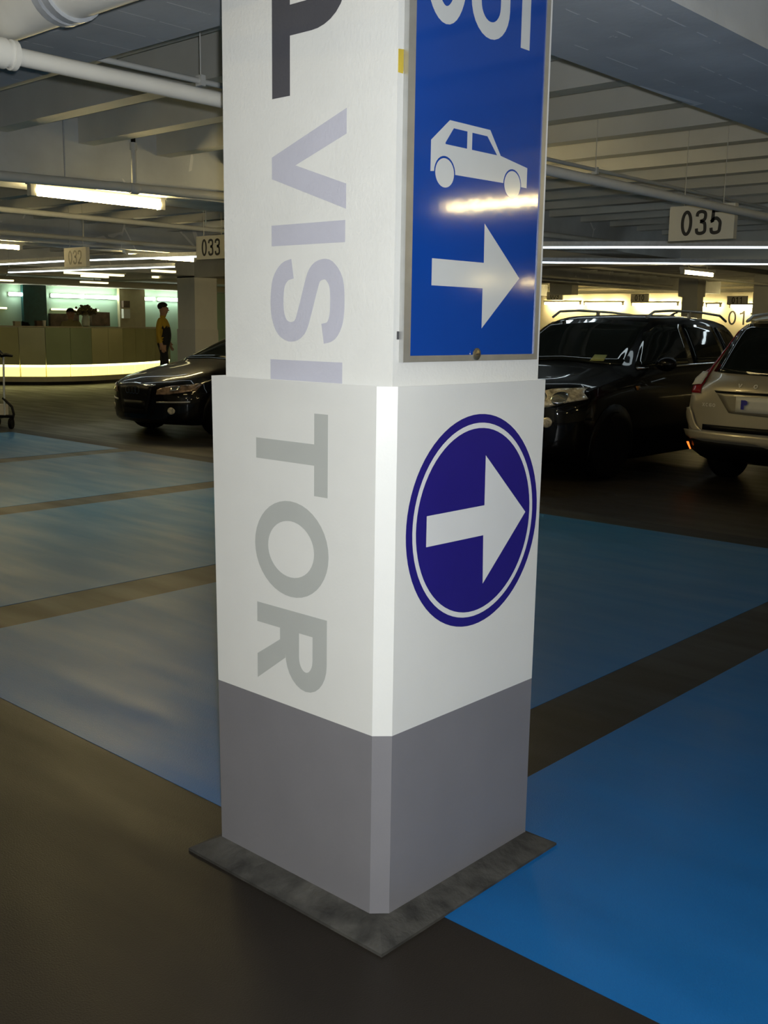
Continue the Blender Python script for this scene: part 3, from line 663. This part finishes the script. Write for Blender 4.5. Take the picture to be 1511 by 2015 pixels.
# rear view coordinates: local y = -(world offset); image left is local -y
B.patch('rear_window', [(-.56,1.515),(0,1.535),(.56,1.515)], [(-.69,1.075),(0,1.055),(.69,1.075)], 'r', M_glassdark, nx=16, nz=8)
B.patch('roof_spoiler', [(-.55,1.562),(0,1.585),(.55,1.562)], [(-.57,1.525),(0,1.545),(.57,1.525)], 'r', M_paintgold, .03, 12, 2)
B.patch('brake_light', [(-.20,1.568),(.20,1.568)], [(-.20,1.552),(.20,1.552)], 'r', M_red, .040, 6, 1)
for s_ in (1, -1):
    sd = '+' if s_ > 0 else '-'
    tl = B.patch('tail_lamp', [(s_*.575,1.50),(s_*.655,1.28),(s_*.725,1.10),(s_*.735,1.0),(s_*.72,.88)], [(s_*.63,1.50),(s_*.74,1.28),(s_*.83,1.10),(s_*.865,1.0),(s_*.872,.88)], 'r', M_red, .008, 16, 5)
    B.patch('clear_lens', [(s_*.735,1.055),(s_*.748,.945)], [(s_*.815,1.055),(s_*.858,.945)], 'r', M_plate, .024, 6, 4, tl)
    B.patch('front_side_window', [(1.80,1.39),(2.05,1.46),(2.55,1.49)], [(1.35,1.045),(1.9,1.055),(2.55,1.065)], sd, M_glassdark)
    B.patch('rear_side_window', [(2.62,1.49),(3.0,1.485),(3.35,1.47)], [(2.62,1.065),(3.0,1.075),(3.4,1.085)], sd, M_glassdark)
    B.wheel(.82, s_*.90, .345); B.wheel(3.45, s_*.90, .345); B.mirror_(1.5, s_*.93, 1.08, M_paintgold)
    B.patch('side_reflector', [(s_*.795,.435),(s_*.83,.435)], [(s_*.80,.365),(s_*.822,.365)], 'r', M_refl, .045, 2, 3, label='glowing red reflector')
    build('roof_rail', MB().tube([(1.95,s_*.57,1.55),(2.1,s_*.575,1.62),(3.2,s_*.57,1.635),(3.7,s_*.55,1.60),(3.85,s_*.54,1.55)], .014, 8), M_alu, B.t, smooth=True, world=False)
    B.patch('bumper_corner', [(s_*.86,.735),(s_*.80,.75),(s_*.74,.60),(s_*.66,.535)], [(s_*.88,.66),(s_*.86,.66),(s_*.80,.56),(s_*.76,.535)], 'r', M_paintgold, .022, 10, 4)
B.patch('lower_bumper', [(-.86,.46),(0,.45),(.86,.46)], [(-.84,.26),(0,.25),(.84,.26)], 'r', M_black, .03, 16, 4)
B.patch('bumper_ledge', [(-.86,.54),(0,.535),(.86,.54)], [(-.86,.47),(0,.46),(.86,.47)], 'r', M_paintgold, .05, 16, 3)
B.patch('bumper_gap', [(-.66,.60),(0,.60),(.66,.60)], [(-.66,.548),(0,.545),(.66,.548)], 'r', M_black, .014, 12, 2)
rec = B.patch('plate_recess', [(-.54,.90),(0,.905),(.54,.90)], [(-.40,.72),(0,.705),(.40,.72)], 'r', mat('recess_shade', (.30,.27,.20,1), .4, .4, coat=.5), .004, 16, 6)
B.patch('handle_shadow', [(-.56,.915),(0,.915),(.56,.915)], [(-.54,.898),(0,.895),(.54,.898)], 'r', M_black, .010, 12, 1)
pt = B.patch('licence_plate', [(-.33,.875),(.33,.875)], [(-.33,.735),(.33,.735)], 'r', M_plate, .012, 10, 3)
def rear_text(car, txt, y0, z0, h, dw, gap, m, off, wd=.14, parent=None, nm='letter'):
    for i, ch in enumerate(txt):
        mb = MB()
        for pl_ in glyph(ch, dw, wd):
            def fm(u, v):
                y = y0 + (i*(dw+gap)+u)*h; z = z0 + v*h
                hit, nn, _, _ = car.bvh.ray_cast(Vector((car.L+2, y, z)), Vector((-1,0,0)))
                return (hit.x+off, y, z) if hit else (car.L, y, z)
            mb.poly(pl_, fm)
        build(nm, mb, m, parent or car.t, world=False, fixn=False)
M_badge = mat('badge_metal', (.80, .77, .68, 1), .3, .2)
rear_text(B, 'VOLVO', -.335, .952, .036, 1.1, 3.05, M_badge, .012, .26)
rear_text(B, 'XC60', -.685, .765, .032, .95, .22, M_badge, .010, .22)
rear_text(B, 'P', -.275, .762, .085, .75, .2, mat('plate_blue', (.02,.02,.28,1), .4), .030, .36, pt)

# black saloon at left
au_st = [(0,.66,.24,.56,.66,.56),(.06,.80,.18,.62,.70,.66),(.22,.87,.17,.69,.765,.72),(.7,.885,.17,.80,.86,.74),(1.15,.89,.17,.88,.935,.74),(1.28,.89,.17,.89,.97,.70),(2.1,.89,.17,.91,1.31,.58),(2.4,.89,.17,.92,1.37,.57),
         (3.0,.89,.17,.93,1.385,.56),(3.6,.885,.18,.95,1.31,.54),(4.0,.87,.20,.95,1.12,.58),(4.25,.84,.24,.93,1.0,.62),(4.36,.74,.32,.82,.9,.58)]
D = Car('saloon_car', 'black saloon with four linked chrome rings on its grille, left of the foreground column', (6.12, 9.92, 0), 0, au_st, .30, .15, M_paintblack)
D.patch('windshield', [(.54,1.29),(0,1.33),(-.54,1.29)], [(.68,.965),(0,.985),(-.68,.965)], 'f', M_glassdark, nx=16, nz=8)
for sd in '+-':
    D.patch('front_side_window', [(1.95,1.20),(2.2,1.27),(2.6,1.30)], [(1.5,.93),(2.0,.94),(2.6,.95)], sd, M_glassdark)
    D.patch('rear_side_window', [(2.68,1.30),(3.0,1.29),(3.4,1.22)], [(2.68,.95),(3.0,.955),(3.5,.97)], sd, M_glassdark)
for s_ in (1, -1):
    hl = D.patch('headlight', [(s_*.83,.70),(s_*.6,.665),(s_*.44,.625)], [(s_*.82,.61),(s_*.6,.565),(s_*.42,.555)], 'f', M_copper, .010)
    D.patch('lamp_reflector', [(s_*.60,.65),(s_*.68,.665)], [(s_*.60,.60),(s_*.68,.61)], 'f', M_chrome, .016, 4, 3, hl)
    D.patch('fog_lamp', [(s_*.62+.045*math.cos(PI-PI*i/8), .36+.045*math.sin(PI-PI*i/8)) for i in range(9)], [(s_*.62+.045*math.cos(PI-PI*i/8), .36-.045*math.sin(PI-PI*i/8)) for i in range(9)], 'f', M_lens, .010, 8, 4)
    D.wheel(.82, s_*.89, .315); D.wheel(3.35, s_*.89, .315)
    if s_ < 0: D.mirror_(1.62, s_*.93, 1.0, M_paintblack)
    D.patch('bumper_line', [(s_*.42,.47),(s_*.80,.485)], [(s_*.42,.45),(s_*.80,.465)], 'f', M_alu, .008, 6, 1)
gr = D.patch('grille', [(.36,.655),(0,.67),(-.36,.655)], [(.26,.30),(0,.295),(-.26,.30)], 'f', M_black, .008)
D.patch('grille_frame', [(.40,.672),(0,.69),(-.40,.672)], [(.36,.655),(0,.672),(-.36,.655)], 'f', M_chrome, .010, 12, 1)
em = MB()
for k in range(4):
    cy_ = -.105+.07*k
    for i in range(20):
        a0, a1 = 2*PI*i/20, 2*PI*(i+1)/20
        q = []
        for a, rr in ((a0,.038),(a0,.049),(a1,.049),(a1,.038)):
            y, z = cy_+rr*math.cos(a), .60+rr*math.sin(a)
            h, nn, _, _ = D.bvh.ray_cast(Vector((-2,y,z)), Vector((1,0,0))); q.append((h.x-.02, y, z))
        em.quad(*q)
build('ring_emblem', em, M_chrome, D.t, world=False, label='four linked chrome rings')
D.patch('licence_plate', [(.24,.47),(-.24,.47)], [(.24,.37),(-.24,.37)], 'f', M_black, .014, 6, 2)

# another dark car glimpsed behind the SUV
E_ = Car('saloon_car', 'dark car glimpsed between the foreground column and the SUV roof', (12.2, 8.35, 0), 0, [(a, b, c, d*1.12, e*1.12, f) for a, b, c, d, e, f in au_st], .30, .15, M_paintblack)
E_.patch('windshield', [(.54,1.44),(0,1.48),(-.54,1.44)], [(.68,1.08),(0,1.10),(-.68,1.08)], 'f', M_glassdark, nx=12, nz=6)
for s_ in (1, -1): E_.wheel(.82, s_*.89, .315); E_.wheel(3.35, s_*.89, .315)

# ------------------------------------------------------------------ luggage trolley at the left edge
tr = thing('luggage_trolley', 'luggage trolley with black handle and pale basket at the left edge', 'trolley', (5.36, 11.8, 0))
rx, ry = R0.x, R0.y
def tp(a, d, z): return (5.36 + rx*a + (-ry)*0 + F_.x*d, 11.8 + ry*a + F_.y*d, z)
for s_ in (-.31, -.02):
    build('upright', MB().tube([tp(s_,0,.18), tp(s_,0,.42), tp(s_+.01,.02,.98)], .014, 10), M_galv, tr, smooth=True)
build('handle', MB().tube([tp(-.48,0,1.03), tp(-.36,0,1.0), tp(-.31,0,1.0), tp(-.25,0,1.06), tp(-.08,0,1.06), tp(-.02,0,.99), tp(.03,0,1.0), tp(.12,0,.985)], [.014,.02,.03,.035,.035,.034,.025,.014], 10), M_black, tr, smooth=True)
build('basket', MB().obox(tp(-.17,.05,0)[:2], (rx,ry), (F_.x,F_.y), .16, .06, .18, .33), mat('pale_basket', (.55,.52,.45,1), .5), tr)
build('frame', MB().tube([tp(-.04,0,.42), tp(.08,0,.30), tp(.10,0,.2), tp(.07,0,.1)], .018, 8).tube([tp(-.29,0,.42), tp(-.41,0,.30), tp(-.43,0,.2), tp(-.40,0,.1)], .018, 8).tube([tp(-.43,0,.17), tp(.10,0,.17)], .022, 8), M_black, tr, smooth=True)
for s_ in (-.39, .06):
    c = Vector(tp(s_, 0, .075)); build('wheel', MB().lathe([(.03,-.02),(.07,-.022),(.075,-.015),(.075,.015),(.07,.022),(.03,.02)], c, (rx,ry,0), 18), M_rubber, tr, smooth=True)
build('deck', MB().obox(tp(-.30,.30,0)[:2], (rx,ry), (F_.x,F_.y), .15, .25, .12, .15), M_black, tr)
c = Vector(tp(-.30, .5, .06)); build('wheel', MB().lathe([(.03,-.02),(.06,-.02),(.06,.02),(.03,.02)], c, (rx,ry,0), 16), M_rubber, tr, smooth=True)

# ------------------------------------------------------------------ reception
rc_pts = catmull([(8.7,23.1),(9.5,22.0),(10.3,21.15),(11.1,20.6),(12.0,20.45),(13.1,20.75),(14.1,21.2),(15.2,21.9),(16.2,22.8)], 12)
# resample at .58 m
def resample(P, d):
    out = [Vector(P[0])]; acc = 0
    for a, b in zip(P[:-1], P[1:]):
        a, b = Vector(a), Vector(b); L = (b-a).length; s = 0
        while acc + L - s >= d:
            s += d-acc; out.append(a+(b-a)*(s/L)); acc = 0
        acc += L-s
    return out
RC = resample(rc_pts, .58)
rc = thing('reception_counter', 'curved green glass reception counter with glowing strip near the floor', 'counter', (11.5, 21.6, 0))
for i, (a, b) in enumerate(zip(RC[:-1], RC[1:])):
    u = (b-a).normalized(); n = Vector((-u.y, u.x)); c = (a+b)/2; h = (b-a).length/2
    build('glass_panel', MB().obox(c+n*.01, u, n, h-.006, .012, .46, 1.31), M_counter2 if i in (6, 7) else M_counter, rc)
    build('glow_tube', MB().obox(c+n*.03, u, n, h-.02, .012, .41, .455), M_yel_hot, rc)
    build('glow_strip', MB().obox(c+n*.04, u, n, h-.02, .012, .19, .405), M_yel_strip, rc)
    build('base_panel', MB().obox(c+n*.01, u, n, h, .012, .07, .185), M_beige, rc)
kick = MB(); top = MB(); core = MB()
for a, b in zip(RC[:-1], RC[1:]):
    u = (b-a).normalized(); n = Vector((-u.y, u.x)); c = (a+b)/2; h = (b-a).length/2+.01
    kick.obox(c+n*.05, u, n, h, .02, 0, .07); top.obox(c+n*.2, u, n, h, .2, 1.315, 1.345); core.obox(c+n*.14, u, n, h, .06, .0, 1.31)
build('kick_board', kick, M_black, rc); build('worktop', top, M_beige, rc); build('core', core, M_beige, rc)
OY = 26.2
of = build('wall_back', MB().box(6, 25, OY, OY+.1, 0, 2.75), M_office); of['kind'] = 'structure'
of.name = 'wall_office'
def bay(x0, x1, z0, z1, y, m, name, label, cat):
    return tag(build(name, MB().box(x0, x1, y-.12, y, z0, z1), m), label, cat)
bay(13.58, 14.30, 0, 2.62, OY-.05, M_teal, 'wall_panel', 'dark teal wall panel behind the left end of the reception', 'panel')
bay(16.70, 17.62, 0, 2.62, OY-.1, M_beige, 'wall_panel', 'beige pier with a notice behind the reception', 'panel')
bay(16.75, 16.98, 1.90, 2.10, OY-.23, M_brown, 'notice', 'brown notice on the beige pier, upper of two', 'notice')
bay(16.75, 16.98, 1.58, 1.86, OY-.23, M_ceil, 'notice', 'grey notice on the beige pier, lower of two', 'notice')
bay(14.42, 15.35, 1.3, 1.68, OY-.02, M_brown, 'picture', 'brown picture behind the khaki receptionist', 'picture')
bay(15.78, 16.40, 1.34, 1.75, OY-.02, M_brown, 'picture', 'dark brown picture right of the flower arrangement', 'picture')
so = build('soffit', MB().box(6, 25, 19.9, 20.2, 2.46, 3.05).box(6, 25, 20.2, OY, 2.62, 2.7).box(6, 25, 25.2, OY, 2.46, 2.62), M_wall); so['kind'] = 'structure'; so.name = 'trim_1'
def office_tube(x0, x1, y, z, label, m=M_white_tube, r=.05):
    t = thing('office_lamp', label, 'lamp', ((x0+x1)/2, y, z))
    build('tube', MB().tube([(x0,y,z),(x1,y,z)], r, 10), m, t, smooth=True)
    build('housing', MB().box(x0, x1, y+r*.6, OY, z-r, z+r), M_fix, t)
YT = OY-.11
OL = ['short white lamp left of the teal panel behind the reception','white lamp over the brown picture behind the reception','white lamp above the flower arrangement behind the reception','short white lamp left of the standing person, behind the reception','white lamp above the head of the standing person']
for i, (a, b) in enumerate(((13.2,13.57),(14.5,15.55),(15.63,16.68),(17.66,18.05),(18.2,19.2))): office_tube(a, b, YT, 2.19, OL[i])
for i, (a, b) in enumerate(((12.7,13.12),(14.33,14.42),(14.5,15.4),(15.5,16.05))):  # dim emissive bars stand in for garage tubes reflected in the glass
    if i != 1: office_tube(a, b, YT+.03, 1.80, ['dim yellowish lamp line at the left edge behind the reception','','dim yellowish lamp line over the receptionist','dim yellowish lamp line through the flower arrangement'][i], M_soft, .026)
CL = ['long yellow ceiling light in front of the reception soffit','yellow ceiling light over the middle of the counter','yellow ceiling light deep behind the counter','yellow ceiling light at the left edge of the reception','yellow ceiling light beside the pale column, upper of two','yellow ceiling light beside the pale column, lower of two']
for i, (x0, x1, y) in enumerate(((9.45,10.75,16.95),(11.19,11.83,19.15),(13.12,13.88,22.3),(11.55,11.91,23.5),(10.6,11.1,15.7),(12.25,12.82,18.0))):
    z = 2.43 if y != 16.95 else 2.37; zt = 3.05 if y < 20 else 2.63
    t = thing('ceiling_light', CL[i], 'lamp', ((x0+x1)/2, y, z))
    build('diffuser', MB().box(x0, x1, y-.06, y+.06, z, z+.04), M_soft, t); build('frame', MB().box(x0-.03, x1+.03, y-.08, y+.08, z+.04, z+.07), M_fix, t)
    if y != 16.95: build('stem', MB().tube([((x0+x1)/2,y,z+.06),((x0+x1)/2,y,zt)], .01, 6), M_fix, t)
# things on the counter
def on_counter(fr, back=.2):
    k = fr*(len(RC)-1); i = min(int(k), len(RC)-2); p = RC[i]+(RC[i+1]-RC[i])*(k-i); u = (RC[i+1]-RC[i]).normalized(); return p + Vector((-u.y, u.x))*back
def near_px(dirx):  # counter point by bearing
    best = min(range(200), key=lambda i: abs(math.atan2(on_counter(i/200).y-CAMPOS.y, on_counter(i/200).x-CAMPOS.x)-dirx)); return on_counter(best/200)
def bearing(px): return YAW - math.atan((px-755.5)/2051.6)
p = near_px(bearing(173))
fa = thing('flower_arrangement', 'large dry flower arrangement in a pale vase on the reception counter', 'flowers', (p.x, p.y, 1.345))
build('vase', MB().lathe([(.05,0),(.09,.02),(.10,.12),(.07,.24),(.09,.28)], (p.x,p.y,1.345), (0,0,1), 16), M_vase, fa, smooth=True)
mb = MB()
for i in range(90):
    a = random.uniform(0, 2*PI); el = random.uniform(.1, 1.4); r = random.uniform(.16, .30)
    q = (p.x+1.1*r*math.cos(a)*math.cos(el), p.y+1.1*r*math.sin(a)*math.cos(el), 1.62+r*math.sin(el)*.75)
    mb.ball(q, .035, .035, .03, 6, 4); mb.tube([(p.x,p.y,1.58), q], .004, 3, False)
build('dry_blooms', mb, M_leaf, fa, smooth=True, kind='stuff')
for px, nm, m, lab, cat, sx, hz in ((40,'small_box',M_beige,'small tan box at the left end of the reception counter','box',.07,.10),(57,'telephone',M_black,'black desk telephone on the left part of the counter','telephone',.09,.08),
        (80,'small_box',M_brown,'small brown box on the reception counter below the teal panel','box',.07,.12),(92,'paper_cup',M_plate,'pale cup on the reception counter beside the small brown box','cup',.04,.13)):
    p = near_px(bearing(px))
    if nm == 'paper_cup': mb = MB().lathe([(.03,0),(.042,hz),(.036,hz),(.026,.01)], (p.x,p.y,1.345), (0,0,1), 14)
    elif nm == 'telephone': mb = MB().prism([(-sx,0),(sx,0),(sx,hz*.4),(-sx,hz)], lambda a, z: (p.x+a*.7, p.y-.07, 1.345+z), (0,.16,0)).tube([(p.x-.1,p.y,1.345+hz+.01),(p.x-.02,p.y,1.345+hz*.8),(p.x+.06,p.y,1.345+hz*.7)], .022, 8)
    else: mb = MB().box(p.x-sx, p.x+sx, p.y-sx*.7, p.y+sx*.7, 1.345, 1.345+hz).box(p.x-sx-.004, p.x+sx+.004, p.y-sx*.7-.004, p.y+sx*.7+.004, 1.345+hz*.75, 1.345+hz+.004)
    tag(build(nm, mb, m), lab, cat)

# ------------------------------------------------------------------ people
def person(label, loc, rz, top_m, joints_extra, height=1.8, hold=False):
    """one continuous skinned figure facing local +x, then painted by region"""
    J = {}; R = {}; E = []
    def j(n, p, r): J[n] = Vector(p); R[n] = r
    j('pelvis', (0,0,.96), .125); j('belly', (.02,0,1.12), .15); j('chest', (0,0,1.33), .16); j('neckb', (-.01,0,1.49), .075); j('neck', (.01,0,1.54), .06); j('head', (.025,0,1.645), .108); j('crown', (.015,0,1.72), .10)
    for s, y in (('l', 1), ('r', -1)):
        st = joints_extra.get(s, 0.)
        j('hip'+s, (0,y*.095,.90), .10); j('knee'+s, (.03+st*.5,y*.10,.49), .066); j('ankle'+s, (st-.01,y*.10,.09), .045); j('toe'+s, (st+.16,y*.12,.045), .038)
        j('sho'+s, (-.01,y*.185,1.43), .065); j('elb'+s, joints_extra['elb'+s], .046); j('wri'+s, joints_extra['wri'+s], .032); 
        w_ = J['wri'+s]; d = (w_-J['elb'+s]).normalized()
        j('palm'+s, w_+d*.07, .028)
        E += [('pelvis','hip'+s),('hip'+s,'knee'+s),('knee'+s,'ankle'+s),('ankle'+s,'toe'+s),('chest','sho'+s),('sho'+s,'elb'+s),('elb'+s,'wri'+s),('wri'+s,'palm'+s)]
        side = Vector((0,y,0)); fw = d.cross(side).normalized()
        for k in range(4):
            b = J['palm'+s]+d*.012+fw*(.026-.0175*k); L = (.07,.08,.075,.058)[k]
            n1, n2 = 'f%d%sa' % (k,s), 'f%d%sb' % (k,s)
            j(n1, b+d*L*.5, .0085); j(n2, b+d*L+side*-.02, .0075); E += [('palm'+s,n1),(n1,n2)]
        j('th'+s, w_+d*.05+fw*.055, .010); E.append(('wri'+s,'th'+s))
    E += [('pelvis','belly'),('belly','chest'),('chest','neckb'),('neckb','neck'),('neck','head'),('head','crown')]
    names = list(J); k = height/1.80
    me = bpy.data.meshes.new('tmp'); me.from_pydata([tuple(J[n]*k) for n in names], [(names.index(a), names.index(b)) for a, b in E], []); 
    tmp = bpy.data.objects.new('tmp', me); COL.objects.link(tmp)
    sm = tmp.modifiers.new('s', 'SKIN'); sm.use_smooth_shade = True
    for i, n in enumerate(names):
        sv = me.skin_vertices[0].data[i]; sv.radius = (R[n]*k, R[n]*k*(1.25 if n in ('chest','pelvis','belly') else 1)); sv.use_root = (n == 'pelvis')
    ss = tmp.modifiers.new('d', 'SUBSURF'); ss.levels = 2; ss.render_levels = 2
    dg = bpy.context.evaluated_depsgraph_get(); ev = tmp.evaluated_get(dg); m2 = bpy.data.meshes.new_from_object(ev)
    bpy.data.objects.remove(tmp)
    t = thing('person', label, 'person', loc, rz)
    ob = bpy.data.objects.new('body', m2); COL.objects.link(ob); ob.parent = t
    m2.materials.clear()
    for m in (M_skin, top_m, M_trous, M_black): m2.materials.append(m)
    hands = [J['wril']*k, J['wrir']*k, J['palml']*k, J['palmr']*k]
    for p in m2.polygons:
        c = p.center; p.use_smooth = True; z = c.z/k
        near_hand = any((c-h).length < .12*k for h in hands[2:]) or any((c-h).length < .02*k for h in hands)
        is_arm = abs(c.y)/k > .22 and z > .7
        if near_hand: p.material_index = 0
        elif z > 1.53: p.material_index = 0
        elif z < 1.30 and c.x/k > .02 and not is_arm: p.material_index = 2
        elif z > .98 or is_arm: p.material_index = 1
        elif z > .085: p.material_index = 2
        else: p.material_index = 3
    hm = MB().ball((.0,0,1.715*k), .112*k, .10*k, .09*k, 16, 10)
    hm.v = [(x-(.03*k if x > .03 and z < 1.74*k else 0), y, max(z, 1.66*k)) for x, y, z in hm.v]
    build('hair', hm, M_hair, t, smooth=True, world=False)
    fc = MB().prism([(0,0),(.03,-.045),(0,-.05)], lambda a, b: ((.108+a)*k, -.012*k, (1.675+b)*k), (0,.024*k,0)); build('nose', fc, M_skin, t, world=False)
    for y in (-.032, .032): build('eye', MB().ball((.108*k,y*k,1.682*k), .011*k, .013*k, .009*k, 8, 6), M_black, t, smooth=True, world=False)
    build('mouth', MB().box(.108*k, .118*k, -.022*k, .022*k, 1.597*k, 1.605*k), mat('lips', (.25,.09,.07,1), .5), t, world=False)
    for y in (-.088, .088): build('ear', MB().ball((.02*k,y*k,1.665*k), .022*k, .012*k, .034*k, 8, 6), M_skin, t, smooth=True, world=False)
    return t
ANG = math.atan2(R0.y, R0.x)
person_ = person('person in mustard top and black trousers standing in profile by the reception', (12.15, 17.55, 0), ANG, M_yellow,
       {'l': -.14, 'r': .10, 'elbl': (-.02,.26,1.16), 'wril': (.08,.25,.95), 'elbr': (-.05,-.26,1.16), 'wrir': (.02,-.26,.93)}, 1.90)
pr_ = near_px(bearing(143)); bk = (pr_-Vector((CAMPOS.x,CAMPOS.y))).normalized()*.75
person('receptionist in khaki shirt behind the reception counter, left of the flowers', (pr_.x+bk.x, pr_.y+bk.y, 0), ANG-PI/2+.3, M_khaki,
       {'l': 0, 'r': 0, 'elbl': (.10,.27,1.2), 'wril': (.30,.16,1.25), 'elbr': (.10,-.27,1.2), 'wrir': (.30,-.16,1.25)}, 1.78)
